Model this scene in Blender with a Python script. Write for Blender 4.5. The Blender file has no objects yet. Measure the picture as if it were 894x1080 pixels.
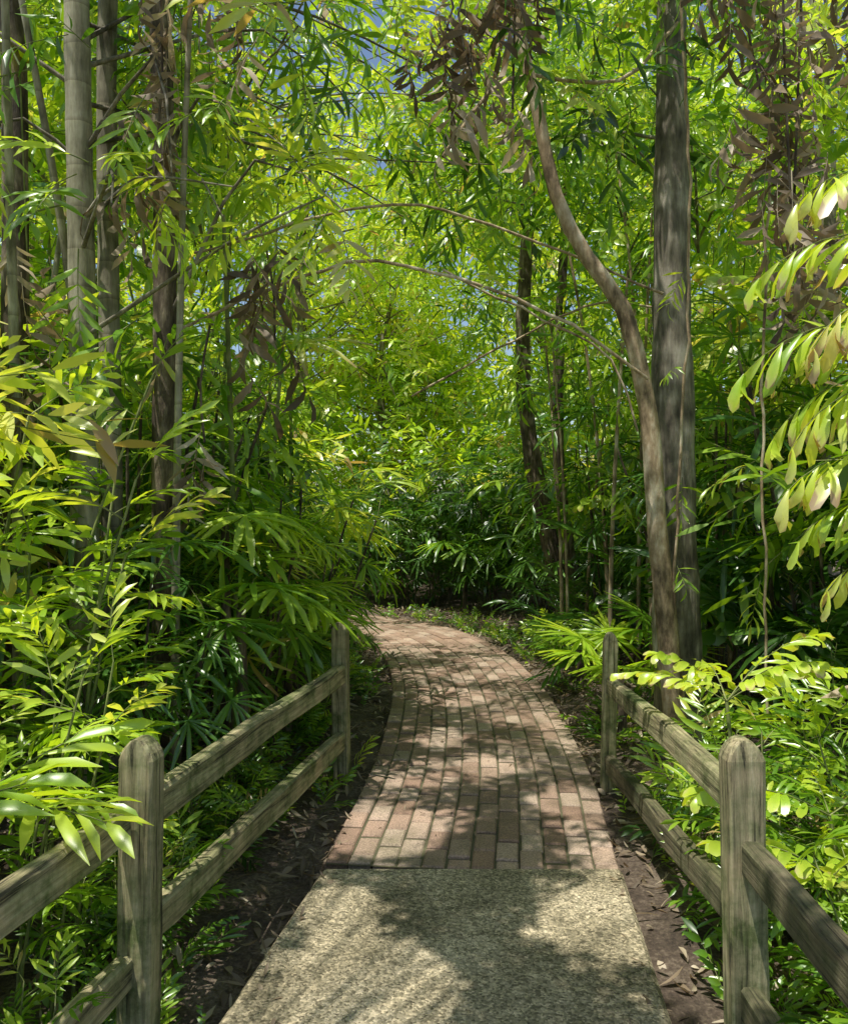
import bpy, math, numpy as np
from mathutils import Vector
R0=np.random.default_rng(7)
sc=bpy.context.scene
SUN=np.array([-.24,-.20,1.0])
# openings in the canopy: ground spots that receive direct sun (x,y,r)
GAPS=np.array([(-.18,2.78,.24),(.70,3.22,.2),(-.34,3.35,.1),(-.19,4.1,.24),(-.05,5.0,.22),(.38,5.15,.16),(.78,4.5,.14),(.1,5.75,.15),(.25,6.95,.28),(.7,6.3,.14),(.85,8.3,.28),(.05,9.4,.5),(-.3,10.5,.45),(.5,7.8,.2),
 (1.15,3.6,.35),(-.80,2.75,.2),(1.8,3.3,.65),(-1.5,3.3,.5),(-1.6,5.2,.4),(1.7,4.4,.3),(1.12,2.7,.2),(1.2,5.9,.35),(-.9,5.2,.3)])
# ------------------------------------------------------------ materials
def newmat(name):
    m=bpy.data.materials.new(name); m.use_nodes=True
    nt=m.node_tree; nt.nodes.clear()
    out=nt.nodes.new('ShaderNodeOutputMaterial')
    return m,nt,out
def N(nt,t,**k):
    n=nt.nodes.new(t)
    for a,b in k.items(): setattr(n,a,b)
    return n
def ramp(nt,stops,interp='LINEAR'):
    r=nt.nodes.new('ShaderNodeValToRGB'); cr=r.color_ramp; cr.interpolation=interp
    while len(cr.elements)<len(stops): cr.elements.new(0.5)
    for e,(p,c) in zip(cr.elements,stops):
        e.position=p; e.color=(c[0],c[1],c[2],1)
    return r
def leaf_mat(name,stops,trans=0.48,rough=0.33,tcol=(1.4,1.25,0.42),spec=0.065):
    m,nt,out=newmat(name); L=nt.links.new
    at=N(nt,'ShaderNodeAttribute',attribute_name='tint')
    r=ramp(nt,stops); L(at.outputs['Fac'],r.inputs[0])
    d=N(nt,'ShaderNodeBsdfDiffuse'); L(r.outputs[0],d.inputs['Color'])
    mx=N(nt,'ShaderNodeMix',data_type='RGBA',blend_type='MULTIPLY'); mx.inputs[0].default_value=1
    L(r.outputs[0],mx.inputs[6]); mx.inputs[7].default_value=(*tcol,1)
    t=N(nt,'ShaderNodeBsdfTranslucent'); L(mx.outputs[2],t.inputs['Color'])
    ms=N(nt,'ShaderNodeMixShader'); ms.inputs[0].default_value=trans
    L(d.outputs[0],ms.inputs[1]); L(t.outputs[0],ms.inputs[2])
    g=N(nt,'ShaderNodeBsdfGlossy'); g.inputs['Roughness'].default_value=rough; g.inputs['Color'].default_value=(1,1,1,1)
    m2=N(nt,'ShaderNodeMixShader'); m2.inputs[0].default_value=spec
    L(ms.outputs[0],m2.inputs[1]); L(g.outputs[0],m2.inputs[2]); L(m2.outputs[0],out.inputs[0])
    return m
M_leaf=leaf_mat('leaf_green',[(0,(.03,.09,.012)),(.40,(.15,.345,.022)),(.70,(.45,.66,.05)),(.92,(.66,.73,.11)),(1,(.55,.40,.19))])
M_leaf_shaded=leaf_mat('leaf_green_shaded',[(0,(.02,.06,.012)),(.5,(.065,.18,.022)),(.9,(.20,.41,.045)),(1,(.4,.42,.1))],trans=.4)  # leaf colour darkened to stand in for shade deep in the foliage
M_leaf_sunlit=leaf_mat('leaf_bright_sunlit',[(0,(.09,.21,.018)),(.42,(.37,.61,.04)),(.74,(.70,.85,.09)),(.93,(.83,.81,.30)),(1,(.52,.37,.2))],trans=.5)  # pale leaf colour, also brightened to stand in for sunlight on foliage
M_dry=leaf_mat('leaf_dry',[(0,(.13,.095,.06)),(.5,(.36,.275,.18)),(1,(.70,.60,.44))],trans=.3,rough=.6,tcol=(1.1,.95,.75),spec=.03)
def bark_mat(name,c1,c2,c3,ring=0.0,scale=(14,14,2.2),bump=0.5,moss=0.0):
    m,nt,out=newmat(name); L=nt.links.new
    tc=N(nt,'ShaderNodeTexCoord'); mp=N(nt,'ShaderNodeMapping'); mp.inputs['Scale'].default_value=scale
    L(tc.outputs['Object'],mp.inputs[0])
    n1=N(nt,'ShaderNodeTexNoise'); n1.inputs['Scale'].default_value=1.6; n1.inputs['Detail'].default_value=8; n1.inputs['Roughness'].default_value=0.7
    L(mp.outputs[0],n1.inputs[0])
    n2=N(nt,'ShaderNodeTexNoise'); n2.inputs['Scale'].default_value=5.0; n2.inputs['Detail'].default_value=5; L(tc.outputs['Object'],n2.inputs[0])
    r=ramp(nt,[(0.3,c1),(0.5,c2),(0.72,c3)])
    mixf=N(nt,'ShaderNodeMath',operation='MULTIPLY_ADD'); L(n2.outputs[0],mixf.inputs[0]); mixf.inputs[1].default_value=0.9
    sb=N(nt,'ShaderNodeMath',operation='MULTIPLY_ADD'); L(n1.outputs[0],sb.inputs[0]); sb.inputs[1].default_value=0.9; sb.inputs[2].default_value=-0.4
    L(sb.outputs[0],mixf.inputs[2]); L(mixf.outputs[0],r.inputs[0])
    col=r.outputs[0]; h=n1.outputs[0]
    if ring>0:
        w=N(nt,'ShaderNodeTexWave',wave_type='BANDS',bands_direction='Z',wave_profile='SAW'); w.inputs['Scale'].default_value=ring; w.inputs['Distortion'].default_value=1.6; w.inputs['Detail'].default_value=3
        L(tc.outputs['Object'],w.inputs[0])
        rr=ramp(nt,[(0.0,(0.4,0.37,0.3)),(0.12,(1,1,1)),(.85,(0.9,0.9,0.87)),(1,(1.2,1.2,1.1))]); L(w.outputs[1],rr.inputs[0])
        mx=N(nt,'ShaderNodeMix',data_type='RGBA',blend_type='MULTIPLY'); mx.inputs[0].default_value=0.55
        L(col,mx.inputs[6]); L(rr.outputs[0],mx.inputs[7]); col=mx.outputs[2]
    p=N(nt,'ShaderNodeBsdfPrincipled'); L(col,p.inputs['Base Color']); p.inputs['Roughness'].default_value=0.85
    b=N(nt,'ShaderNodeBump'); b.inputs['Strength'].default_value=bump; b.inputs['Distance'].default_value=0.02; L(h,b.inputs['Height']); L(b.outputs[0],p.inputs['Normal'])
    L(p.outputs[0],out.inputs[0]); return m
M_palmbark=bark_mat('bark_palm',(0.12,0.11,0.07),(0.31,0.28,0.20),(0.52,0.48,0.37),ring=1.5)
M_bark=bark_mat('bark_grey',(0.065,0.055,0.04),(0.20,0.172,0.128),(0.46,0.41,0.33))
M_barkr=bark_mat('bark_warm',(0.13,0.09,0.05),(0.44,0.32,0.195),(0.78,0.67,0.49),scale=(16,16,5))
M_barkd=bark_mat('bark_dark',(0.035,0.026,0.018),(0.12,0.088,0.06),(0.36,0.29,0.21),scale=(18,18,4),bump=.8)
M_stem=bark_mat('stem_green',(0.08,0.11,0.035),(0.20,0.24,0.07),(0.38,0.38,0.18),scale=(6,6,4),bump=0.1)
# ------------------------------------------------------------ mesh builder
def in_gap(Q,margin,zmin=2.2):
    out=np.zeros(len(Q),bool)
    for s in range(0,len(Q),20000):
        q=Q[s:s+20000]; g=q[:,:2]-SUN[:2]*q[:,2:3]
        d=np.sqrt(((g[:,None]-GAPS[None,:,:2])**2).sum(-1)); out[s:s+20000]=(d<GAPS[None,:,2]+margin).any(1)&(q[:,2]>zmin)
    return out
class MB:
    def __init__(s): s.V=[];s.F=[];s.M=[];s.T=[];s.n=0
    def add(s,v,f,m,t):
        v=np.asarray(v,float).reshape(-1,3); f=np.asarray(f,int).reshape(-1,4)
        s.V.append(v); s.F.append(f+s.n); s.M.append(np.broadcast_to(np.asarray(m,int),(len(f),)).copy())
        s.T.append(np.broadcast_to(np.asarray(t,float),(len(v),)).copy()); s.n+=len(v)
    def tpl(s):
        return (np.concatenate(s.V),np.concatenate(s.F),np.concatenate(s.M),np.concatenate(s.T))
    def inst(s,tp,Rm,P,dt=0.0,mat=None):
        v,f,m,t=tp; k=len(P)
        if k==0: return
        vv=np.einsum('kij,nj->kni',Rm,v)+P[:,None,:]
        ff=(f[None]+(np.arange(k)*len(v))[:,None,None]).reshape(-1,4)
        dt=np.broadcast_to(np.asarray(dt,float),(k,))
        tt=(t[None]+dt[:,None]).reshape(-1)
        mm=np.tile(m,k) if mat is None else np.full(len(ff),mat)
        s.add(vv.reshape(-1,3),ff,mm,tt)
    def mesh(s,name,mats,smooth=True,thin=False):
        v,f,m,t=s.tpl(); me=bpy.data.meshes.new(name)
        if thin:
            kill=in_gap(v[f].mean(1),.06,4.3)&(m==0); f=f[~kill]; m=m[~kill]
        me.vertices.add(len(v)); me.vertices.foreach_set('co',v.ravel().astype(np.float32))
        me.loops.add(len(f)*4); me.loops.foreach_set('vertex_index',f.ravel().astype(np.int32))
        me.polygons.add(len(f)); me.polygons.foreach_set('loop_start',(np.arange(len(f))*4).astype(np.int32))
        me.polygons.foreach_set('loop_total',np.full(len(f),4,np.int32))
        me.polygons.foreach_set('material_index',m.astype(np.int32))
        me.polygons.foreach_set('use_smooth',np.full(len(f),smooth))
        a=me.attributes.new('tint','FLOAT','POINT'); a.data.foreach_set('value',t.astype(np.float32))
        for x in mats: me.materials.append(x)
        me.update(calc_edges=True); return me
def nrm(a): return a/np.maximum(np.linalg.norm(a,axis=-1,keepdims=True),1e-9)
def frame(d,up=(0,0,1),roll=None,scale=1.0):
    d=nrm(np.atleast_2d(np.asarray(d,float))); up=np.broadcast_to(np.asarray(up,float),d.shape)+1e-4
    x=nrm(np.cross(d,up)); z=np.cross(x,d)
    if roll is not None:
        c=np.cos(roll)[:,None]; s_=np.sin(roll)[:,None]; x,z=x*c+z*s_,z*c-x*s_
    Rm=np.stack([x,d,z],axis=2)
    return Rm*np.broadcast_to(np.asarray(scale,float),(len(d),))[:,None,None]
LANCE=[.12,.8,.95,.04]; BLUNT=[.25,.85,1,.4]; WEDGE=[.12,.4,.75,1.0,.75]; OVAL=[.1,.85,1,.6,.03]; LOW=[.2,1,.8,.05]
def blade(L,W,prof,fold=.18,droop=.5,mid=True,tipt=0.0,jag=False,rg=R0):
    n=len(prof)-1; V=[];F=[];T=[]
    y=z=0
    for i,w in enumerate(prof):
        t=i/n
        if i: a=droop*(t-.5/n)*1.0; y+=L/n*math.cos(a); z-=L/n*math.sin(a)
        h=w*W/2; tt=tipt*max(0,(t-.55)/.45)
        if mid:
            yy=[y,y,y]
            if jag and i==n: yy=[y-L*.10*rg.random(),y+L*.04,y-L*.16*rg.random()]
            V+=[(-h,yy[0],z+fold*h*2),(0,yy[1],z),(h,yy[2],z+fold*h*2)]; T+=[tt*1.3,tt*.8,tt*1.3]
            if i: b=(i-1)*3; F+=[(b,b+1,b+4,b+3),(b+1,b+2,b+5,b+4)]
        else:
            V+=[(-h,y,z),(h,y,z)]; T+=[tt,tt]
            if i: b=(i-1)*2; F.append((b,b+1,b+3,b+2))
    return (np.array(V),np.array(F),np.zeros(len(F),int),np.array(T))
def tube(mb,pts,rad,sides=6,m=1,t=.5,wob=0.0,rg=R0,cap=False):
    pts=np.asarray(pts,float); n=len(pts); rad=np.broadcast_to(np.asarray(rad,float),(n,))
    tg=nrm(np.gradient(pts,axis=0)); ref=np.array([1,0,0.]) if abs(tg[0][0])<.8 else np.array([0,1.,0])
    V=[]
    for i in range(n):
        x=nrm(np.cross(tg[i],ref)); y=np.cross(tg[i],x); a=np.arange(sides)/sides*2*math.pi
        rr=rad[i]*(1+wob*(rg.random(sides)-.5))
        V.append(pts[i]+(np.cos(a)*rr)[:,None]*x+(np.sin(a)*rr)[:,None]*y)
    V=np.concatenate(V); F=[]
    for i in range(n-1):
        for j in range(sides):
            k=(j+1)%sides; F.append((i*sides+j,i*sides+k,(i+1)*sides+k,(i+1)*sides+j))
    mb.add(V,F,m,t)
def crom(P,step=.25):
    P=np.asarray(P,float); Q=np.vstack([2*P[0]-P[1],P,2*P[-1]-P[-2]]); o=[]
    for i in range(1,len(Q)-2):
        k=max(2,int(np.linalg.norm(Q[i+1]-Q[i])/step))
        for t in np.arange(k)/k:
            a,b,c,d=Q[i-1],Q[i],Q[i+1],Q[i+2]
            o.append(.5*(2*b+(c-a)*t+(2*a-5*b+4*c-d)*t*t+(3*b-a-3*c+d)*t**3))
    o.append(Q[-2]); return np.array(o)
# ------------------------------------------------------------ leaf templates
def fan_leaf(rg,k=9,L=.42,W=.034,pet=.34,spread=115,droop=.6,beta=.75):
    mb=MB(); tube(mb,[(0,0,0),(0,pet*.5,.015),(0,pet,0)],[.004,.003,.0025],3,1,.5)
    for i in range(k):
        a=math.radians(-spread+2*spread*i/(k-1)+rg.normal()*5)
        l=L*(1-.25*abs(a)/math.radians(spread))*rg.uniform(.88,1.08)
        b=blade(l,W*rg.uniform(.8,1.15),BLUNT,.22,droop*rg.uniform(.4,1.5),tipt=.12)
        d=np.array([[math.sin(a),math.cos(a)*math.cos(beta),-math.cos(a)*math.sin(beta)+rg.normal()*.05]])
        mb.inst(b,frame(d,up=(0,math.sin(beta),math.cos(beta))),np.array([[0,pet,0]]),rg.normal()*.05)
    return mb.tpl()
def pinnate(rg,L=1.5,pairs=18,ll=.38,W=.032,arch=1.0,ang=55,prof=LANCE,lift=.25,tipt=.1,r=.008,mid=True,jag=False,ldroop=.7,skip=.18,irr=6):
    mb=MB(); n=8; pts=[];p=np.zeros(3)
    for i in range(n+1):
        pts.append(p.copy()); a=arch*(i/n)**1.3; p=p+np.array([0,math.cos(a),-math.sin(a)])*L/n
    pts=np.array(pts); tube(mb,pts,np.linspace(r,r*.3,n+1),3,1,.6)
    for i in range(pairs):
        for sg in (-1,1):
            u=skip+(1-skip)*(i+.5+rg.normal()*.2)/pairs; u=min(max(u,.05),.99); q=u*n; j=min(int(q),n-1); P=pts[j]+(pts[j+1]-pts[j])*(q-j); tg=nrm(pts[j+1]-pts[j])
            env=(.55+.45*math.sin(math.pi*min(1,u*.9+.15)))
            a=math.radians(ang*(1-.45*u)+rg.normal()*irr)
            d=tg*math.cos(a)+np.array([sg*math.sin(a),0,0])+np.array([0,0,lift+rg.normal()*.1])
            b=blade(ll*env*rg.uniform(.8,1.12),W*rg.uniform(.75,1.2),prof,.2,ldroop*rg.uniform(.5,1.5),mid,tipt*rg.uniform(0,1.2),jag,rg)
            mb.inst(b,frame(d[None],roll=np.array([rg.normal()*.35])),P[None],rg.normal()*.06)
    return mb.tpl()
def twig(rg,L=.45,k=10,ll=.14,W=.045,prof=OVAL,mid=True,droop=.6):
    mb=MB(); pts=[(0,L*i/2,-.1*L*(i/2)**2) for i in range(3)]; tube(mb,pts,np.linspace(.004,.0015,3),3,1,.4)
    for i in range(k):
        u=.15+.85*i/(k-1); sg=1 if i%2 else -1; a=math.radians(rg.uniform(30,75))*(1 if i<k-1 else .1)
        d=np.array([[sg*math.sin(a),math.cos(a),rg.normal()*.3-.15]])
        b=blade(ll*rg.uniform(.7,1.15),W*rg.uniform(.8,1.2),prof,.15,droop*rg.uniform(.3,1.4),mid)
        mb.inst(b,frame(d,roll=np.array([rg.normal()*.5])),np.array([[0,L*u,-.1*L*u*u]]),rg.normal()*.10)
    return mb.tpl()
rg=np.random.default_rng(3)
FAN=[fan_leaf(rg,k) for k in (8,10,11)]
BIGFAN=[fan_leaf(rg,26,.5,.042,.55,150,.5,.30) for _ in range(2)]
CHAM=[pinnate(rg,.42,6,.21,.032,.6,58,LANCE,.1,.08,.004) for _ in range(3)]
FISH=[pinnate(rg,1.0,9,.25,.075,.9,60,WEDGE,-.1,.35,.007,True,True,.9) for _ in range(3)]
HANG=[pinnate(rg,1.0,9,.36,.058,1.3,50,WEDGE,-.55,.45,.007,True,True,1.0,.15,18) for _ in range(4)]
ARECA=[pinnate(rg,1.9,26,.46,.034,1.1) for _ in range(2)]
FERN=[pinnate(rg,.5,14,.09,.022,1.0,75,LOW,.0,.05,.003,False) for _ in range(2)]
TW=[twig(rg) for _ in range(3)]
TWF=[twig(rg,.6,11,.22,.05,LOW,False) for _ in range(3)]
TWL=[twig(rg,.5,10,.22,.034,LANCE,True,.9) for _ in range(3)]
TWD=[twig(rg,.5,8,.30,.05,LANCE,True,1.6) for _ in range(2)]
MIDFAN=[fan_leaf(np.random.default_rng(200+i),14,.46,.045,.42,130,.7,.65) for i in range(2)]
def sph(rg,k,zmin=-1,zmax=1):
    a=rg.uniform(0,2*math.pi,k); z=rg.uniform(zmin,zmax,k); r=np.sqrt(1-z*z); return np.stack([r*np.cos(a),r*np.sin(a),z],1)
WORLD=[False]
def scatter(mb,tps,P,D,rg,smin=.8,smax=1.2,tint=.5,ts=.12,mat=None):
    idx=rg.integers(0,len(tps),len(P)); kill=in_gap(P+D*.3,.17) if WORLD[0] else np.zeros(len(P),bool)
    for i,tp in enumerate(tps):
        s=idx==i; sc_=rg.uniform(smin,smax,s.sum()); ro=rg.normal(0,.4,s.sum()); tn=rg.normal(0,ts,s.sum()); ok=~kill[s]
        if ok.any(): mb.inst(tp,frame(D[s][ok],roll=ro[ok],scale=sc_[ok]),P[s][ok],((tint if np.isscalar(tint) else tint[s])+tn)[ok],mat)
# ------------------------------------------------------------ plants
def mk_lady(seed,canes=11,R=.5,h0=.9,h1=2.3):
    rg=np.random.default_rng(seed); mb=MB()
    for c in range(canes):
        a=rg.uniform(0,6.28); r=R*math.sqrt(rg.random()); h=rg.uniform(h0,h1); b=np.array([r*math.cos(a),r*math.sin(a),0])
        lean=np.array([math.cos(a),math.sin(a),0])*rg.uniform(.05,.28)*h
        pts=[b+lean*(u**1.6)+np.array([0,0,h*u]) for u in np.linspace(0,1,5)]
        tube(mb,pts,np.linspace(.014,.009,5),5,2,.4)
        k=rg.integers(5,7); u=np.linspace(.45,1,k); pa=np.array([b+lean*(x**1.6)+np.array([0,0,h*x]) for x in u])
        az=np.arange(k)*2.4+rg.uniform(0,6.28); el=np.where(u>.9,1.0,.5)+rg.normal(0,.2,k)
        D=np.stack([np.cos(az)*np.cos(el),np.sin(az)*np.cos(el),np.sin(el)],1)
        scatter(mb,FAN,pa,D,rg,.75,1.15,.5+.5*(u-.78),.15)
    return mb
def mk_cham(seed,stems=12,R=.5,h0=.8,h1=2.2,tp=None,tint=.5,k0=5,k1=10,sm=1.0):
    rg=np.random.default_rng(seed); mb=MB(); tp=tp or CHAM
    for c in range(stems):
        a=rg.uniform(0,6.28); r=R*math.sqrt(rg.random()); h=rg.uniform(h0,h1); b=np.array([r*math.cos(a),r*math.sin(a),0])
        lean=np.array([math.cos(a),math.sin(a),0])*rg.uniform(.05,.3)*h
        pts=[b+lean*(u**1.6)+np.array([0,0,h*u]) for u in np.linspace(0,1,5)]
        tube(mb,pts,np.linspace(.010,.005,5),4,1,.6)
        k=rg.integers(k0,k1); u=np.linspace(.3,1,k); pa=np.array([b+lean*(x**1.6)+np.array([0,0,h*x]) for x in u])
        az=np.arange(k)*2.4+rg.uniform(0,6.28); el=np.where(u>.93,1.0,.45)+rg.normal(0,.2,k)
        D=np.stack([np.cos(az)*np.cos(el),np.sin(az)*np.cos(el),np.sin(el)],1)
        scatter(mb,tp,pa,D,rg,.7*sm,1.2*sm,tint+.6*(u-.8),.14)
    return mb
def mk_palm(seed,trunk_pts=None,r=.08,fronds=12,tp=None,tint=.5,sc_=1.0,mb=None,base=None,el0=-.2,el1=1.2):
    rg=np.random.default_rng(seed); mb=mb or MB(); tp=tp or ARECA
    top=np.zeros(3) if base is None else np.asarray(base,float)
    if trunk_pts is not None:
        p=crom(trunk_pts,.12); tube(mb,p,np.linspace(r*1.15,r*.85,len(p))*(1+.04*(np.arange(len(p))%3==0)),14,2,.5,.06,rg); top=p[-1]
    az=np.arange(fronds)*2.4+rg.uniform(0,6.28); el=rg.uniform(el0,el1,fronds)
    D=np.stack([np.cos(az)*np.cos(el),np.sin(az)*np.cos(el),np.sin(el)],1)
    P=np.repeat(top[None],fronds,0)+D*.03
    Rm=frame(D,scale=rg.uniform(.8,1.15,fronds)*sc_)
    idx=rg.integers(0,len(tp),fronds)
    for i in range(len(tp)):
        s=idx==i
        if s.any(): mb.inst(tp[i],Rm[s],P[s],tint+rg.normal(0,.1,s.sum()))
    return mb
def clump(mb,c,k,crad,tp,rg,tint,s0=.8,s1=1.25,down=-.25,flat=.6):
    D=sph(rg,k,-.7,.9); P=c+D*crad*rg.uniform(.1,1,k)[:,None]**.6*np.array([1,1,flat])
    D=nrm(D+np.array([0,0,down])+rg.normal(0,.3,(k,3)))
    scatter(mb,tp,P,D,rg,s0,s1,tint,.11)
def mk_tree(seed,h=9,z0=3,rad=2.6,cl=38,per=24,tp=None,tr=.13,crad=.65,tint=.5,lean=.6,trunk=None,limbs=True):
    rg=np.random.default_rng(seed); mb=MB(); tp=tp or TWF
    if trunk is None:
        trunk=[(0,0,-.1),(rg.normal()*.12*lean,rg.normal()*.12*lean,h*.3),(rg.normal()*.5*lean,rg.normal()*.5*lean,h*.62),(rg.normal()*.7*lean,rg.normal()*.7*lean,h*.93)]
    p=crom(trunk,.2); tube(mb,p,np.linspace(tr*1.2,tr*.25,len(p)),14,2,.5,.14,rg)
    C=[]
    while len(C)<cl:
        q=sph(rg,1)[0]*rg.random()**.4; C.append(q*np.array([rad,rad,(h-z0)/2])+np.array([0,0,(h+z0)/2]))
    for c in np.array(C):
        zz=np.clip(c[2]-abs(rg.normal())*.9-.4,p[0,2]+.2,p[-1,2]); j=np.argmin(abs(p[:,2]-zz)); a=p[j]
        c[:2]+=a[:2]*.85
        if limbs:
            m_=(a+c)/2+np.array([0,0,-.15])+rg.normal(0,.12,3)
            q=crom([a,m_,c],.5); tube(mb,q,np.linspace(tr*.2,.006,len(q)),5,2,.5)
        clump(mb,c,int(per*rg.uniform(.6,1.4)),crad,tp,rg,tint+rg.normal()*.18)
    return mb
def put(name,me,loc=(0,0,0),rz=0,s=1.0,tilt=(0,0)):
    if me.users>0: me=me.copy()
    o=bpy.data.objects.new(name,me); sc.collection.objects.link(o); o.location=loc; o.rotation_euler=(tilt[0],tilt[1],rz)
    o.scale=(s,s,s) if np.isscalar(s) else s
    return o
# ------------------------------------------------------------ path geometry
CP=crom([(.20,3.69),(.33,5.0),(.385,6.4),(.36,7.6),(.22,8.9),(-.10,10.1),(-.78,11.1),(-1.9,11.8),(-4,12.4),(-7,12.8)],.05)
sl=np.concatenate([[0],np.cumsum(np.linalg.norm(np.diff(CP,axis=0),axis=1))])
def path(s):
    x=np.interp(s,sl,CP[:,0]); y=np.interp(s,sl,CP[:,1])
    x2=np.interp(s+.15,sl,CP[:,0]); y2=np.interp(s+.15,sl,CP[:,1]); x1=np.interp(s-.15,sl,CP[:,0]); y1=np.interp(s-.15,sl,CP[:,1])
    t=nrm(np.stack([x2-x1,y2-y1],-1)); return np.stack([x,y],-1),t
HW=.65
def pdist(X,Y):
    C=np.vstack([[(-.45,-2.),(-.2,.8),(-.02,2.0),(.1,2.9)],CP[::6]])
    return np.min(np.sqrt((X[...,None]-C[:,0])**2+(Y[...,None]-C[:,1])**2),axis=-1)
def brick_path():
    rg=np.random.default_rng(11); mb=MB(); nc=12; w=2*HW/nc; ln=.205; g=.010; gl=.018; bv=.007
    S=sl[-1]-.3
    for c in range(nc):
        s=0.0; first=(c%2)*.5
        while s<S:
            l=ln*(.5 if (s==0 and first) else 1); a0,a1=s+gl/2,s+l-gl/2; s+=l
            t0=-HW+c*w+g/2; t1=t0+w-g
            dz=rg.normal()*.0028; jt=rg.normal()*.002; t0+=jt;t1+=jt; js=rg.normal()*.003; a0+=js;a1+=js; V=[]
            for (ins,z) in ((0,-.05),(0,-bv),(bv,0)):
                for (sa,ta) in ((a0+ins,t0+ins),(a0+ins,t1-ins),(a1-ins,t1-ins),(a1-ins,t0+ins)):
                    P,T=path(np.array(sa)); V.append((P[0]+T[1]*ta,P[1]-T[0]*ta,z+dz))
            F=[]
            for r in (0,4):
                for j in range(4): k=(j+1)%4; F.append((r+j,r+k,r+4+k,r+4+j))
            F.append((8,9,10,11)); mb.add(V,F,0,rg.random())
    ss=np.arange(0,S,.1); P,T=path(ss); hw=HW-.012
    A=np.stack([P[:,0]-T[:,1]*hw,P[:,1]+T[:,0]*hw,np.full(len(ss),-.010)],1); B=np.stack([P[:,0]+T[:,1]*hw,P[:,1]-T[:,0]*hw,np.full(len(ss),-.010)],1)
    V=np.concatenate([A,B]); n=len(ss); mb.add(V,[(i,i+n,i+n+1,i+1) for i in range(n-1)],1,.5)
    return mb
def brick_mat():
    m,nt,out=newmat('paver_brick'); L=nt.links.new
    at=N(nt,'ShaderNodeAttribute',attribute_name='tint'); r=ramp(nt,[(0,(0.32,0.21,0.16)),(.5,(0.44,0.315,0.25)),(1,(0.54,0.425,0.35))]); L(at.outputs['Fac'],r.inputs[0])
    tc=N(nt,'ShaderNodeTexCoord'); n1=N(nt,'ShaderNodeTexNoise'); n1.inputs['Scale'].default_value=2.2; n1.inputs['Detail'].default_value=8; n1.inputs['Roughness'].default_value=.65; L(tc.outputs['Object'],n1.inputs[0])
    n2=N(nt,'ShaderNodeTexNoise'); n2.inputs['Scale'].default_value=120; n2.inputs['Detail'].default_value=4; L(tc.outputs['Object'],n2.inputs[0])
    r1=ramp(nt,[(.3,(.52,.54,.44)),(.5,(.9,.88,.82)),(.7,(1.2,1.13,1.05))]); L(n1.outputs[0],r1.inputs[0])
    r2=ramp(nt,[(.3,(.55,.55,.55)),(.7,(1.25,1.25,1.25))]); L(n2.outputs[0],r2.inputs[0])
    a=N(nt,'ShaderNodeMix',data_type='RGBA',blend_type='MULTIPLY'); a.inputs[0].default_value=1; L(r.outputs[0],a.inputs[6]); L(r1.outputs[0],a.inputs[7])
    b=N(nt,'ShaderNodeMix',data_type='RGBA',blend_type='MULTIPLY'); b.inputs[0].default_value=1; L(a.outputs[2],b.inputs[6]); L(r2.outputs[0],b.inputs[7])
    p=N(nt,'ShaderNodeBsdfPrincipled'); L(b.outputs[2],p.inputs['Base Color']); p.inputs['Roughness'].default_value=.85
    bu=N(nt,'ShaderNodeBump'); bu.inputs['Strength'].default_value=.5; bu.inputs['Distance'].default_value=.004; L(n2.outputs[0],bu.inputs['Height']); L(bu.outputs[0],p.inputs['Normal'])
    L(p.outputs[0],out.inputs[0]); return m
def ground_like(name,stops,sc1=3,sc2=60,bump=.02,vor=None):
    m,nt,out=newmat(name); L=nt.links.new
    tc=N(nt,'ShaderNodeTexCoord'); n1=N(nt,'ShaderNodeTexNoise'); n1.inputs['Scale'].default_value=sc1; n1.inputs['Detail'].default_value=8; L(tc.outputs['Object'],n1.inputs[0])
    n2=N(nt,'ShaderNodeTexNoise'); n2.inputs['Scale'].default_value=sc2; n2.inputs['Detail'].default_value=5; n2.inputs['Roughness'].default_value=.7; L(tc.outputs['Object'],n2.inputs[0])
    mx=N(nt,'ShaderNodeMath',operation='ADD'); L(n1.outputs[0],mx.inputs[0]); L(n2.outputs[0],mx.inputs[1])
    ha=N(nt,'ShaderNodeMath',operation='MULTIPLY'); L(mx.outputs[0],ha.inputs[0]); ha.inputs[1].default_value=.5
    r=ramp(nt,stops); L(ha.outputs[0],r.inputs[0]); col=r.outputs[0]; h=n2.outputs[0]
    if vor:
        v=N(nt,'ShaderNodeTexVoronoi'); v.inputs['Scale'].default_value=vor; L(tc.outputs['Object'],v.inputs[0])
        sr=N(nt,'ShaderNodeSeparateColor'); L(v.outputs['Color'],sr.inputs[0])
        rr=ramp(nt,[(0,(.35,.33,.28)),(.35,(.75,.73,.66)),(.7,(1.05,1.0,.93)),(1,(1.6,1.5,1.38))]); L(sr.outputs[0],rr.inputs[0])
        a=N(nt,'ShaderNodeMix',data_type='RGBA',blend_type='MULTIPLY'); a.inputs[0].default_value=1; L(col,a.inputs[6]); L(rr.outputs[0],a.inputs[7]); col=a.outputs[2]
        inv=N(nt,'ShaderNodeMath',operation='SUBTRACT'); inv.inputs[0].default_value=1; L(v.outputs['Distance'],inv.inputs[1]); h=inv.outputs[0]
    p=N(nt,'ShaderNodeBsdfPrincipled'); L(col,p.inputs['Base Color']); p.inputs['Roughness'].default_value=.9
    bu=N(nt,'ShaderNodeBump'); bu.inputs['Strength'].default_value=.8; bu.inputs['Distance'].default_value=bump; L(h,bu.inputs['Height']); L(bu.outputs[0],p.inputs['Normal'])
    L(p.outputs[0],out.inputs[0]); return m
M_brick=brick_mat()
M_sand=ground_like('joint_sand',[(.35,(.05,.05,.025)),(.6,(.14,.13,.07))],4,90,.004)
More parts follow.
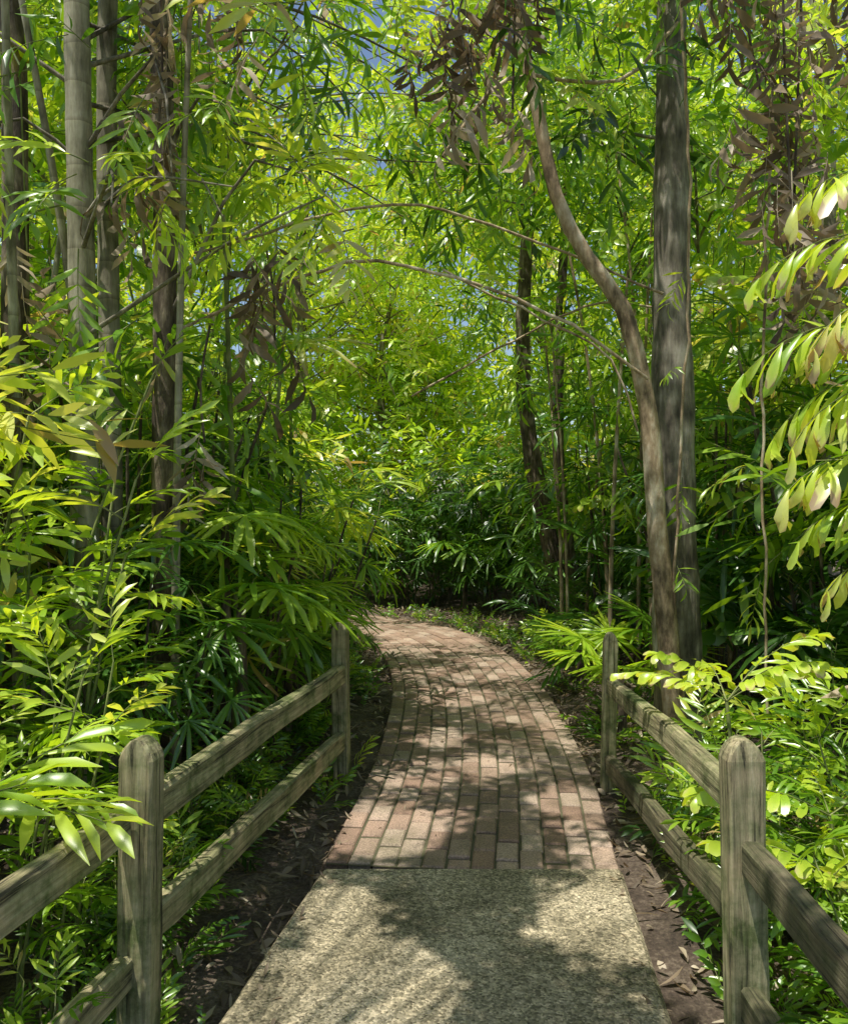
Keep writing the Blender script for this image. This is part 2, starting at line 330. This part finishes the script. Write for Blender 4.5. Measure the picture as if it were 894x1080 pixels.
M_soil=ground_like('soil_litter',[(.36,(.035,.025,.018)),(.5,(.115,.083,.06)),(.64,(.31,.245,.18))],3,55,.03)
M_conc=ground_like('exposed_aggregate',[(.38,(.18,.16,.105)),(.5,(.35,.31,.22)),(.62,(.55,.49,.37))],2.6,40,.004,vor=120)
put('brick_path',brick_path().mesh('brick_path',[M_brick,M_sand],False))
def slab():
    import bmesh
    ys=np.linspace(-3,3.67,30); bm=bmesh.new()
    Lx=lambda y: np.interp(y,[-3,0,1.5,2.61,3.69],[-1.5,-1.05,-.83,-.63,-.44]); Rx=lambda y: np.interp(y,[-3,0,1.5,2.61,3.69],[.1,.5,.66,.763,.86])
    rings=[]
    for y in ys:
        l,r=Lx(y),Rx(y)
        rings.append([bm.verts.new(p) for p in ((l,y,-.22),(l,y,-.012),(l+.018,y,.006),(r-.018,y,.006),(r,y,-.012),(r,y,-.22))])
    for a,b in zip(rings,rings[1:]):
        for j in range(5): bm.faces.new((a[j],b[j],b[j+1],a[j+1]))
    for e in (rings[0],rings[-1]): bm.faces.new(e)
    bmesh.ops.recalc_face_normals(bm,faces=bm.faces)
    me=bpy.data.meshes.new('concrete_path'); bm.to_mesh(me); me.materials.append(M_conc); return me
put('concrete_path',slab())
def hgt(X,Y):
    d=pdist(X,Y); o=np.clip((d-.62)/.5,0,1)
    n=.03*np.sin(X*3.1+Y*1.3)+.025*np.sin(X*1.2-Y*4.1+2)+.02*np.sin(X*7.3+1)*np.sin(Y*6.1)
    far=np.clip((d-1.5)/6,0,1)*.25
    near=np.clip((4.2-Y)/1.5,0,1)*.09
    z=-.055+o*(n*.7+.02)+far+n*far*3-near*np.clip((d-.4)*4,0,1)*(1-np.clip((d-1.5)/1.0,0,1)*.6)
    return np.where(d<.75,np.minimum(z,-.055),z)
def ground():
    u=np.linspace(-1,1,301); g=lambda u:np.sign(u)*(abs(u)*9+ (abs(u)**7)*190)
    X,Y=np.meshgrid(g(u),g(u)+6,indexing='ij'); rr=np.hypot(X,Y-6)
    Z=np.where(rr<40,hgt(X,Y),.25); n=301
    V=np.stack([X,Y,Z],-1).reshape(-1,3); i,j=np.meshgrid(np.arange(n-1),np.arange(n-1),indexing='ij'); a=(i*n+j).ravel()
    mb=MB(); mb.add(V,np.stack([a,a+n,a+n+1,a+1],1),0,.5); return mb.mesh('ground',[M_soil])
put('ground',ground())
def litter():
    rg=np.random.default_rng(5); mb=MB(); n=19000
    X=rg.uniform(-3,3.5,n); Y=rg.uniform(1.5,13,n); d=pdist(X,Y); keep=(d>.62)|((rg.random(n)<.03)&(Y>3.7)); X,Y,d=X[keep],Y[keep],d[keep]
    Z=np.where(d<.66,.006,hgt(X,Y))+rg.uniform(.004,.03,len(X))
    Z=np.where(d<.66,np.where(Y<3.68,.012,.007)+0*Z,Z)
    tps=[blade(.10,.04,OVAL,.2,.8),blade(.14,.03,LANCE,.25,-.9),blade(.2,.022,LANCE,.1,.6)]
    az=rg.uniform(0,6.28,len(X)); D=np.stack([np.cos(az),np.sin(az),rg.normal(0,.18,len(X))*(d>.66)],1)
    s=np.where(d<.66,.45,1.0)
    scatter(mb,tps,np.stack([X,Y,Z],1)[s==1],D[s==1],rg,.3,.85,.42,.3)
    scatter(mb,tps,np.stack([X,Y,Z],1)[s<1],D[s<1],rg,.2,.5,.3,.28); return mb
put('leaf_litter',litter().mesh('leaf_litter',[M_dry,M_dry,M_dry]))
def cover():
    rg=np.random.default_rng(15); mb=MB(); n=3600
    X=rg.uniform(-2,2.6,n); Y=rg.uniform(2.0,12,n); d=pdist(X,Y); clumpy=np.sin(X*5+Y*2.3)+np.sin(Y*4.1-X*3)+rg.normal(0,.5,n)
    keep=(d>.74+.10*rg.random(n))&(d<1.7)&(clumpy>-.3)&(np.where(Y<4.2,d>.90,True)|(rg.random(n)<.4)); X,Y=X[keep],Y[keep]; Z=hgt(X,Y)
    az=rg.uniform(0,6.28,len(X)); el=rg.uniform(.4,1.3,len(X)); D=np.stack([np.cos(az)*np.cos(el),np.sin(az)*np.cos(el),np.sin(el)],1)
    scatter(mb,CHAM+FERN+TW,np.stack([X,Y,Z],1),D,rg,.28,.6,.47,.15); return mb
put('ground_cover_plants',cover().mesh('ground_cover_plants',[M_leaf,M_stem]))
# ------------------------------------------------------------ fences
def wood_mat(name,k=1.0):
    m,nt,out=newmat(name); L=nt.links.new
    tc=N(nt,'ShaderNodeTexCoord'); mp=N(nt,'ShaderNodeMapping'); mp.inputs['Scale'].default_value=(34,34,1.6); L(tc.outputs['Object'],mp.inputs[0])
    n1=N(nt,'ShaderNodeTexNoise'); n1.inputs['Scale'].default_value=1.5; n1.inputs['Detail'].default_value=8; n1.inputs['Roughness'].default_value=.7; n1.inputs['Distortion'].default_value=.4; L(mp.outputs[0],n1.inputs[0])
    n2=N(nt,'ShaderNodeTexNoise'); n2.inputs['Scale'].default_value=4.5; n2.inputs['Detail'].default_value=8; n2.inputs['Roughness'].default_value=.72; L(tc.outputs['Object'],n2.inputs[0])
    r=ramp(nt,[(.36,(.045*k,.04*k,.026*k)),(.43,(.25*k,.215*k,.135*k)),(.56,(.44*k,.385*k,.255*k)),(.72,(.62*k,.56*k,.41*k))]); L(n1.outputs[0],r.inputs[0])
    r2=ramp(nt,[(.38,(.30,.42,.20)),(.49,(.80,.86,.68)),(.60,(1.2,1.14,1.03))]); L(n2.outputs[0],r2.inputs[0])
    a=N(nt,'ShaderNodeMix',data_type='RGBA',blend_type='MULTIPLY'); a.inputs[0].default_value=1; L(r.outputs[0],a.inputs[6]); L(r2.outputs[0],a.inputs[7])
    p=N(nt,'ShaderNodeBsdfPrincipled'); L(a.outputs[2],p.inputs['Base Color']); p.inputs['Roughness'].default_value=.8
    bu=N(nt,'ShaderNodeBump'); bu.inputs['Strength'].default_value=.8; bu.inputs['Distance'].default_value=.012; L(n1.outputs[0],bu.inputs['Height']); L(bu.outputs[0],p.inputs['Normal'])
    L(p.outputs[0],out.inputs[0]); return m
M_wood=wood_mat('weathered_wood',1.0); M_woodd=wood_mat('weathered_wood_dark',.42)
import bmesh
def loft(sections,mat,name):
    bm=bmesh.new(); rings=[[bm.verts.new(p) for p in s] for s in sections]; k=len(rings[0])
    for a,b in zip(rings,rings[1:]):
        for j in range(k): bm.faces.new((a[j],a[(j+1)%k],b[(j+1)%k],b[j]))
    bm.faces.new(rings[0][::-1]); bm.faces.new(rings[-1]); bmesh.ops.recalc_face_normals(bm,faces=bm.faces)
    me=bpy.data.meshes.new(name); bm.to_mesh(me); me.materials.append(mat)
    return me
def post(name,par,x,y,h,w,rz,mat,seed,base=-.25):
    rg=np.random.default_rng(seed); S=[]
    def ring(z,fx,fy):
        a=w/2*fx; b=w/2*.85*fy; c=.009
        return [(-a+c,-b,z),(a-c,-b,z),(a,-b+c,z),(a,b-c,z),(a-c,b,z),(-a+c,b,z),(-a,b-c,z),(-a,-b+c,z)]
    for z in np.linspace(base,h-.06,9): S.append([(p[0]+rg.normal()*.0012,p[1]+rg.normal()*.0012,z) for p in ring(z,1,1)])
    for dz,f in ((.04,.9),(.02,.68),(.005,.42),(0,.25)): S.append(ring(h-dz,f,.7+.3*f))
    o=put(name,loft(S,mat,name),(x,y,0),rz); o.rotation_euler[0]=rg.normal()*.012; o.rotation_euler[1]=rg.normal()*.012; o.parent=par
def rail(name,par,a,b,hh,ww,mat,seed):
    rg=np.random.default_rng(seed); a=Vector(a); b=Vector(b); L=(b-a).length; S=[]; n=14
    c=.010; ph=rg.uniform(0,6)
    for i in range(n+1):
        z=L*i/n; t=1.0 if 0<i<n else .9
        e=.006*math.sin(z*2.2+ph); f=.004*math.sin(z*4.7+ph*2)
        A=hh/2*t*(1+.04*math.sin(z*3+ph)); B=ww/2*t
        S.append([(p[0]+e+rg.normal()*.0012,p[1]+f+rg.normal()*.0012,z) for p in ((-A+c,-B),(A-c*1.2,-B),(A,-B+c),(A,B-c),(A-c*1.2,B),(-A+c,B),(-A,B-c),(-A,-B+c))])
    me=loft(S,mat,name); o=put(name,me,a)
    zax=(b-a).normalized(); xax=(Vector((0,0,1))-zax*zax.z).normalized(); yax=zax.cross(xax)
    from mathutils import Matrix
    o.rotation_euler=Matrix((xax,yax,zax)).transposed().to_euler(); o.parent=par
def empty(name):
    e=bpy.data.objects.new(name,None); sc.collection.objects.link(e); return e
fl=empty('wooden_fence')
pL=[(-1.23,.1),(-.86,2.55),(-.485,5.02)]; azl=-math.atan2(.37,2.45)
post('post_1',fl,*pL[0],.9,.12,azl,M_wood,1); post('post_2',fl,*pL[1],.885,.108,azl,M_wood,2); post('post_3',fl,*pL[2],.885,.095,azl,M_wood,3)
rail('top_rail_1',fl,(-.852,2.54,.66),(-.47,5.10,.585),.115,.06,M_wood,4)
rail('top_rail_2',fl,(-1.25,0,.68),(-.888,2.50,.655),.115,.055,M_wood,5)
rail('low_rail_1',fl,(-.852,2.54,.31),(-.47,5.10,.18),.115,.06,M_wood,6)
rail('low_rail_2',fl,(-1.25,0,.20),(-.885,2.56,.20),.115,.055,M_wood,7)
fr=empty('wooden_fence'); 
pR=[(.90,.2),(.968,2.54),(1.05,4.85)]; azr=-.033
post('post_1',fr,*pR[0],.9,.12,azr,M_wood,11); post('post_2',fr,*pR[1],.885,.112,azr,M_wood,12); post('post_3',fr,*pR[2],.85,.08,azr,M_wood,13)
rail('top_rail_1',fr,(.972,2.55,.685),(1.06,4.92,.545),.105,.06,M_wood,14)
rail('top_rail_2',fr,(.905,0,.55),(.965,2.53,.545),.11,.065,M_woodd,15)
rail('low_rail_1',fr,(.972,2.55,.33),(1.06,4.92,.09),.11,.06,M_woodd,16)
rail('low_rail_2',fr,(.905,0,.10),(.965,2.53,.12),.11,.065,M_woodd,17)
# ------------------------------------------------------------ trees (named)
def unique(name,mb,mats): return put(name,mb.mesh(name,mats,thin=WORLD[0]))
def gz(x,y): return float(hgt(np.array(x),np.array(y)))-.05
WORLD[0]=True
mats=[M_leaf,M_stem,M_palmbark]
unique('palm_tree',mk_palm(21,[(-1.80,4.5,-.1),(-1.79,4.5,2),(-1.82,4.5,4.5),(-1.8,4.4,7.4)],.066,7),mats)
unique('palm_tree',mk_palm(22,[(-1.72,4.75,-.1),(-1.74,4.75,2),(-1.74,4.75,4.5),(-1.6,4.9,6.6)],.055,6),mats)
unique('palm_tree',mk_palm(23,[(-1.38,4.6,-.1),(-1.40,4.6,1.5),(-1.39,4.6,3.2),(-1.43,4.6,4.5),(-1.5,4.4,6.0)],.06,6),[M_leaf,M_stem,M_barkd])
unique('palm_tree',mk_palm(24,[(-2.35,4.7,-.1),(-2.28,4.7,1.5),(-2.24,4.7,3.2),(-2.3,4.7,4.5),(-2.6,4.4,6.0)],.07,6),[M_leaf,M_stem,M_barkd])
unique('hardwood_tree',mk_tree(31,9.5,6.2,2.2,12,9,TW,.135,.6,.5,trunk=[(1.66,5.5,-.1),(1.63,5.5,.9),(1.60,5.5,2.2),(1.58,5.5,4.6),(1.6,5.6,9.0)]),[M_leaf,M_stem,M_bark])
unique('leaning_tree',mk_tree(32,7.4,5.2,1.6,8,9,TWL,.062,.5,.55,trunk=[(1.55,5.15,-.1),(1.50,5.15,.5),(1.40,5.15,1.53),(1.345,5.15,2.17),(1.2,5.15,2.75),(.98,5.15,3.06),(.79,5.15,3.44),(.68,5.15,3.96),(.53,5.15,4.7),(.4,5.2,6.6)]),[M_leaf,M_stem,M_barkr])
def trunks():
    rg=np.random.default_rng(8); mb=MB()
    for pts,r in (([(1.75,10,-.1),(1.5,10,1),(1.25,10,2.2),(1.15,10,3.6),(1.3,10,6)],.10),([(1.85,9.7,-.1),(1.62,9.7,1.2),(1.5,9.6,2.6),(1.6,9.5,5.5)],.07)):
        p=crom(pts,.2); tube(mb,p,np.linspace(r*1.2,r*.6,len(p)),10,2,.5,.25,rg)
        for i in range(7): clump(mb,p[-1]+rg.normal(0,.7,3),10,.6,TWF,rg,.6)
        for i in range(5): clump(mb,p[len(p)*2//3]+rg.normal(0,.35,3),6,.4,TWL,rg,.5)
    return mb
unique('leaning_palm',trunks(),[M_leaf,M_stem,M_barkd])
def canes(n,x0,x1,y0,y1,h0,h1,seed,per=5,r=.022):
    rg=np.random.default_rng(seed); mb=MB()
    for i in range(n):
        x,y=rg.uniform(x0,x1),rg.uniform(y0,y1); h=rg.uniform(h0,h1); l=rg.normal(0,.16,2)*h*.5
        p=crom([(x,y,-.1),(x+l[0]*.15,y+l[1]*.1,h*.35),(x+l[0]*.5,y+l[1]*.5,h*.7),(x+l[0],y+l[1],h)],.4)
        tube(mb,p,np.linspace(r,r*.45,len(p))*rg.uniform(.8,1.3),6,2,.5)
        for c in p[int(len(p)*.55)::2]: clump(mb,c,per,.3,TWL,rg,.55,down=-.5)
    return mb
unique('bamboo_canes',canes(15,1.4,2.8,6.8,9,3.2,5.5,33),[M_leaf,M_stem,M_barkr])
unique('bamboo_canes',canes(12,-2.9,-1.1,5,9,3.2,5.2,34),[M_leaf,M_stem,M_stem])
unique('bamboo_canes',canes(7,-2.5,-1.15,4.3,5.4,4.2,5.6,39,4,.03),[M_leaf,M_stem,M_palmbark])
def canopy(seed,n,xr,yr,z0,z1,roots,tp,per=12,tint=.55,slope=.16,s=(.7,1.15)):
    rg=np.random.default_rng(seed); mb=MB()
    for i in range(n):
        y=rg.uniform(*yr); x=rg.uniform(*xr); lo=z0+slope*(y-4)-.12*min(abs(x),2.5)**1.5; c=np.array([x,y,rg.uniform(lo,lo+z1)])
        a=np.array(roots[rg.integers(len(roots))],float); a=a+np.array([0,0,c[2]+rg.uniform(-.6,.3)]); 
        q=crom([a,(a+c)/2+np.array([0,0,.35])+rg.normal(0,.15,3),c],.3); tube(mb,q,np.linspace(.014,.004,len(q)),5,2,.5)
        clump(mb,c,int(per*rg.uniform(.6,1.4)),.45,tp,rg,tint+rg.normal()*.18,*s,-.45)
        for u in (.5,.75): clump(mb,q[int(len(q)*u)],4,.2,tp,rg,tint,*s,-.4)
    return mb
unique('overhanging_branches',canopy(35,34,(-2.6,.6),(3.6,8.5),3.5,1.7,[(-1.8,4.6,0),(-2.4,6.5,0),(-2.2,8.5,0)],TWL,14),[M_leaf,M_stem,M_bark])
unique('overhanging_branches',canopy(36,27,(.0,2.8),(4.6,9.5),3.7,1.8,[(1.6,5.5,0),(2.4,7.5,0),(2.2,9.2,0)],TW+TWL,13),[M_leaf,M_stem,M_bark])
unique('overhanging_branches',canopy(37,21,(-2.2,2.6),(9,13),3.9,3.2,[(-2.4,9.5,0),(2.2,9.5,0),(1.4,10,0)],TWF,12,.6,.2),[M_leaf_sunlit,M_stem,M_bark])
unique('overhanging_branches',canopy(38,7,(-1.5,-.3),(3.6,4.6),2.95,.5,[(-1.8,4.5,0),(-1.4,4.6,0)],CHAM,4,.55,.1,(.8,1.2)),[M_leaf_sunlit,M_stem,M_bark])
def shade_tree():  # unseen tree added overhead to throw dappled shade on the slab
    rg=np.random.default_rng(61); mb=MB()
    p=crom([(-2.3,.2,-.2),(-2.25,.25,1.6),(-2.1,.5,3.6),(-1.8,.9,6.2)],.2); tube(mb,p,np.linspace(.12,.04,len(p)),12,2,.5,.12,rg)
    for i in range(52):
        y=rg.uniform(.7,3.3); x=rg.uniform(-1.75,-.2); c=np.array([x,y,rg.uniform(4.5,6.0)])
        a=p[np.argmin(abs(p[:,2]-(c[2]-.9)))]; q=crom([a,(a+c)/2+rg.normal(0,.12,3),c],.3); tube(mb,q,np.linspace(.010,.004,len(q)),5,2,.5)
        clump(mb,c,11,.36,TW,rg,.5,1.0,1.4,-.2,.4)
    return mb
unique('unseen_shade_tree',shade_tree(),[M_leaf,M_stem,M_bark])
def stems():
    rg=np.random.default_rng(9); mb=MB()
    for pts,r in ((([(-1.5,4.9,2.55),(-.45,4.9,2.95),(.2,4.9,2.87),(.85,4.9,2.6),(1.3,4.95,2.3)]),.010),(([(.1,5,2.95),(.7,5,2.65),(1.1,5,2.42),(1.25,5,2.0)]),.007),
        (([(-.1,7,2.45),(.85,6.8,2.95),(1.35,6.5,3.1),(2.0,6.4,3.0)]),.009),(([(-1.4,5.2,3.1),(-.2,5.2,3.4),(.7,5.3,3.2),(1.5,5.4,2.9)]),.009),(([(1.6,5.4,4.6),(1.2,5.3,4.2),(.5,5.1,4.1),(.1,5,3.6)]),.012),
        (([(1.95,4.7,4.9),(1.9,4.7,3.5),(1.86,4.7,2.2),(1.9,4.7,.4)]),.008),(([(1.45,4.9,4.8),(1.55,5.0,3.0),(1.5,5.1,1.2),(1.55,5.2,0)]),.009)):
        p=crom(pts,.15); tube(mb,p+rg.normal(0,.006,p.shape),r,6,2,.5)
        for c in p[::4]: clump(mb,c,1,.08,TWL,rg,.65,.4,.7,-.8)
    return mb
unique('arching_vine',stems(),[M_leaf,M_stem,M_barkr])
WORLD[0]=False
def dry(cs,seed):
    rg=np.random.default_rng(seed); mb=MB()
    for (x,y,zt,zb,w,k) in cs:
        p=crom([(x,y,zt),(x+rg.normal()*.06,y,(zt+zb)/2),(x+rg.normal()*.08,y,zb)],.2); tube(mb,p,.007,5,2,.3)
        P=p[rg.integers(0,len(p),k)]+rg.normal(0,w,(k,3)); D=nrm(np.array([0,0,-1.0])+rg.normal(0,.4,(k,3)))
        scatter(mb,TWD,P,D,rg,.4,.85,.48,.28)
    return mb
unique('dry_hanging_fronds',dry([(1.74,4.2,4.6,2.9,.10,30),(1.9,4.3,4.6,2.7,.11,30),(1.62,4.5,4.8,3.7,.09,10),(.3,4.5,4.5,3.8,.12,12),(.5,4.6,4.6,3.7,.10,10),(.05,4.7,4.6,4.0,.1,9)],1),[M_dry,M_dry,M_barkd])
unique('dry_hanging_fronds',dry([(-1.32,4.3,4.2,3.2,.07,14),(-.9,4.2,4.4,3.9,.07,8),(-.88,4.8,3.0,2.5,.07,10),(-2.1,4.3,2.9,2.1,.1,9),(-1.1,4.4,2.5,1.9,.05,4)],2),[M_dry,M_dry,M_barkd])
# shared plant forms
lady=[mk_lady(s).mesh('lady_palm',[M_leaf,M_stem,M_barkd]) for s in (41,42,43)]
lady_shaded=[mk_lady(s,10,.45).mesh('lady_palm_shaded',[M_leaf_shaded,M_stem,M_barkd]) for s in (44,45)]  # palm copies with shade put into the leaf colour
cham=[mk_cham(s).mesh('bamboo_palm',[M_leaf_sunlit,M_stem]) for s in (51,52)]
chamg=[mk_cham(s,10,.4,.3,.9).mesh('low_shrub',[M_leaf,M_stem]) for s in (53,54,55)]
areca=[mk_palm(s,None,fronds=11,base=(0,0,0),el0=.5,el1=1.45).mesh('areca_palm',[M_leaf_shaded,M_stem,M_stem]) for s in (61,62)]
treeb=[mk_tree(s,9.5,3.2,2.7,34,16,TWF,.12,.75,.60).mesh('unseen_shade_tree',[M_leaf_sunlit,M_stem,M_bark]) for s in (71,72,73)]
shrub=[mk_tree(s,4.2,.4,1.5,24,14,TWF,.04,.5,.56).mesh('tall_shrub',[M_leaf_sunlit,M_stem,M_bark]) for s in (81,82,83)]
shrubd=[mk_tree(s,3.0,.2,1.2,20,13,TWF,.04,.5,.5).mesh('dark_shrub',[M_leaf_shaded,M_stem,M_bark]) for s in (84,85)]  # shade painted into the leaves, for the dark low end of the path
fishp=[mk_cham(s,6,.35,1.5,3.6,FISH,.5,5,7).mesh('fishtail_palm',[M_leaf,M_stem]) for s in (91,92)]
def fanpalm(azs,els,s,seed,h=.15,tp=None,mat=None):
    rg=np.random.default_rng(seed); mb=MB(); tp=tp or BIGFAN
    tube(mb,[(0,0,-.15),(.01,0,h*.5),(0,0,h)],[.04,.03,.025],8,2,.4)
    for a,e in zip(azs,els):
        a=math.radians(a); d=np.array([[math.cos(a)*math.cos(e),math.sin(a)*math.cos(e),math.sin(e)]])
        mb.inst(tp[rg.integers(2)],frame(d,scale=s*rg.uniform(.88,1.1)),np.array([[0,0,h*rg.uniform(.8,1.0)]]),.5+rg.normal()*.1)
    return mb.mesh('fan_palm',[mat or M_leaf,M_stem,M_barkd])
put('fan_palm',fanpalm([255,200,300,165,345,100],[.45,.55,.6,.8,.6,.9],.72,1,.42,mat=M_leaf_sunlit),(1.38,5.95,-.02))
put('fan_palm',fanpalm([260,215,310,150,30],[.5,.5,.6,.9,.8],.75,2,.5),(1.85,6.3,0))
put('fan_palm',fanpalm([230,190,280,140],[.5,.6,.7,.7],.6,3,.3),(1.35,7.4,0))
put('fan_palm',fanpalm([320,270,10,225,60,295],[.4,.2,.3,.6,.9,.8],.85,4,1.0,MIDFAN),(-1.02,4.75,0))
put('fan_palm',fanpalm([300,345,250,20,215,100],[.3,.5,.7,.2,.5,.9],.9,5,1.55,MIDFAN,M_leaf_sunlit),(-1.18,5.05,0))
put('fan_palm',fanpalm([290,330,10,250,50],[.2,.5,.5,.6,.8],.95,6,.75,MIDFAN),(-.95,5.9,0))
put('fan_palm',fanpalm([280,320,0,240,60,190],[.3,.5,.4,.6,.8,.7],1.0,7,1.35,MIDFAN,M_leaf_sunlit),(-1.0,7.0,0))
put('fan_palm',fanpalm([270,220,320,180,0],[.3,.5,.5,.6,.8],1.0,8,.9,MIDFAN),(.6,12.6,0))
rg=np.random.default_rng(100)
def P(name,lst,x,y,s=1.0,z=None,rz=None):
    me=lst[rg.integers(len(lst))]
    return put(name,me,(x,y,gz(x,y) if z is None else z),rg.uniform(0,6.28) if rz is None else rz,s)
for x,y,s in [(-1.25,5.5,.85),(-1.15,6.6,.9),(-2.1,5.8,1.15),(-1.7,9.8,.95)]: P('lady_palm',lady,x,y,s)
for x,y,s in [(-2.2,7.6,1.3),(-2.6,4.6,1.2),(-1.8,5.2,1.0),(-1.45,4.1,.7),(-1.35,8.2,1.0)]: P('lady_palm',lady_shaded,x,y,s)
for x,y,s in [(-1.75,3.1,1.05),(-2.3,3.6,1.2),(-1.5,2.7,.7),(-1.95,2.3,.85)]: P('bamboo_palm',cham,x,y,s)
for x,y,s in [(-1.2,2.4,.5),(-1.15,3.2,.5),(-1.0,3.9,.45),(-.95,4.6,.45),(-.85,6.0,.45),(-.8,7.2,.5),(-1.0,8.6,.55)]: P('low_shrub',chamg,x,y,s)
for x,y,s in [(1.45,2.5,.7),(1.4,3.3,.6),(1.6,4.0,.75),(2.0,3.2,.9),(1.4,4.6,.4),(2.4,4.6,.95),(1.5,1.9,.6),(1.5,8.3,.7)]: P('low_shrub',chamg,x,y,s)
for x,y,s in [(2.5,7.2,1.1),(2.9,5.9,1.2),(2.1,9.0,1.0),(1.8,10.4,1.0),(3.1,8.6,1.2),(1.2,12.4,.85),(-.1,13.1,.8)]: P('lady_palm',lady_shaded,x,y,s)
for x,y,s in [(2.6,5.7,.9),(2.4,8.2,1.0),(1.75,9.4,.7),(.9,12.6,.7)]: P('areca_palm',areca,x,y,s)
for x,y,s in [(1.9,12,1.1),(-3,10.4,1.0)]: P('lady_palm',lady,x,y,s)
for x,y,s in [(.3,14.6,.8),(-1.4,14.5,.8),(2.8,14,1.1),(-3.4,14.6,1.1)]: P('areca_palm',areca,x,y,s)
for x,y,s in [(-.9,13.6,.75),(.4,13.7,.75),(1.8,13.2,.9),(-2.2,14.2,.8),(-2.9,8.8,1),(.9,15.2,.8)]: P('dark_shrub',shrubd,x,y,s)
for x,y,s in [(-.2,16.6,1.1),(2.4,16,1.2),(-2.6,17,1.1),(4.6,15,1.2),(-5.0,16,1.3),(1,20,1.5),(5,20,1.4),(-4,21,1.4),(-1.2,19.5,1.6),
  (-3.7,8.4,1.1),(-3.8,5.5,1.1),(3.9,7.5,1.1),(3.9,10.6,1.2),(4.0,4.8,1.1),(-3.9,12,1.2),(-3.6,3,1),(3.6,2.8,1)]: P('tall_shrub',shrub,x,y,s)
for x,y,s in [(-4.4,7.5,.9),(4.1,8.8,.9),(2.6,16.5,1.0),(-2.4,17.0,1.0),(-5.5,12,1),(5.8,13,1),(-.2,21,1.2),(5.0,20,1.4),(-5,20,1.4),(-.8,17.8,.8)]: P('unseen_shade_tree',treeb,x,y,s)
for x,y,s in [(-2.7,7.5,1.2),(-2.5,5.6,1.1),(2.7,7.9,1.1),(2.9,5.9,1.1),(-2.2,9.6,1.1),(2.3,10.8,1.1)]: P('fishtail_palm',fishp,x,y,s)
def fg_fish():
    rg=np.random.default_rng(77); mb=MB()
    p=crom([(1.85,2.9,-.1),(1.84,2.9,1.5),(1.80,2.85,3.2)],.3); tube(mb,p,.03,8,2,.5)
    for z,az,el,s in ((2.45,170,.35,.62),(2.25,200,.2,.62),(2.0,185,.1,.6),(1.8,215,.2,.6),(2.65,190,.3,.6),(1.6,170,.2,.5),(2.05,150,.1,.6),(2.3,230,.3,.65),(1.4,195,.3,.5),(2.15,178,.3,.7),(1.7,190,.35,.62)):
        a=math.radians(az); d=np.array([[math.cos(a)*math.cos(el),math.sin(a)*math.cos(el),math.sin(el)]])
        mb.inst(HANG[rg.integers(4)],frame(d,scale=s*1.1),np.array([[1.78,2.87,z]]),.66+rg.normal()*.07)
    return mb
unique('fishtail_palm',fg_fish(),[M_leaf_sunlit,M_stem,M_barkd])
def fg_small():
    rg=np.random.default_rng(78); mb=MB()
    for (bx,by,h,n,sc0,tp) in ((1.30,3.6,.75,6,.5,FISH),(1.5,3.1,.45,5,.5,FISH),(1.42,2.75,.3,5,.5,FISH),(-1.28,2.35,.72,8,1.2,CHAM),(-1.5,2.0,.6,7,1.3,CHAM)):
        tube(mb,[(bx,by,-.15),(bx+.02,by,h*.5),(bx-.02,by,h)],[.012,.01,.008],6,1,.5)
        for i in range(n):
            a=i*2.4+rg.uniform(0,.6); el=rg.uniform(.25,.9); d=np.array([[math.cos(a)*math.cos(el),math.sin(a)*math.cos(el),math.sin(el)]])
            mb.inst(tp[rg.integers(3)],frame(d,scale=rg.uniform(.85,1.2)*sc0),np.array([[bx-.02,by,h]]),.55+rg.normal()*.05)
    return mb
unique('fishtail_palm',fg_small(),[M_leaf_sunlit,M_stem,M_barkd])
# ------------------------------------------------------------ camera / light
cam=bpy.data.cameras.new('camera'); co=bpy.data.objects.new('camera',cam); sc.collection.objects.link(co)
co.location=(0,0,1.6); co.rotation_euler=(math.radians(90-.76),0,0)
cam.sensor_fit='HORIZONTAL'; cam.sensor_width=36; cam.lens=36*900/894; cam.clip_end=600; cam.clip_start=.05
# match the photograph's horizon row and path position exactly: slight lens shift up
cam.shift_y=0.0
sc.camera=co
sd=Vector(SUN).normalized()
el=math.asin(sd.z)
su=bpy.data.lights.new('sun','SUN'); su.energy=5; su.angle=math.radians(.5); su.color=(1,.96,.86)
so=bpy.data.objects.new('sun',su); sc.collection.objects.link(so); so.rotation_euler=sd.to_track_quat('Z','Y').to_euler()
w=bpy.data.worlds.new('World'); sc.world=w; w.use_nodes=True; nt=w.node_tree
sk=nt.nodes.new('ShaderNodeTexSky'); sk.sky_type='NISHITA'; sk.sun_disc=False; sk.sun_elevation=el; sk.sun_rotation=math.atan2(sd.x,sd.y)
bg=nt.nodes['Background']; bg.inputs[1].default_value=.14; nt.links.new(sk.outputs[0],bg.inputs[0])
sc.view_settings.view_transform='Standard'; sc.view_settings.look='None'; sc.view_settings.exposure=0
for m in list(bpy.data.meshes):
    if m.users==0: bpy.data.meshes.remove(m)
print('TOTAL faces',sum(len(m.polygons) for m in bpy.data.meshes))
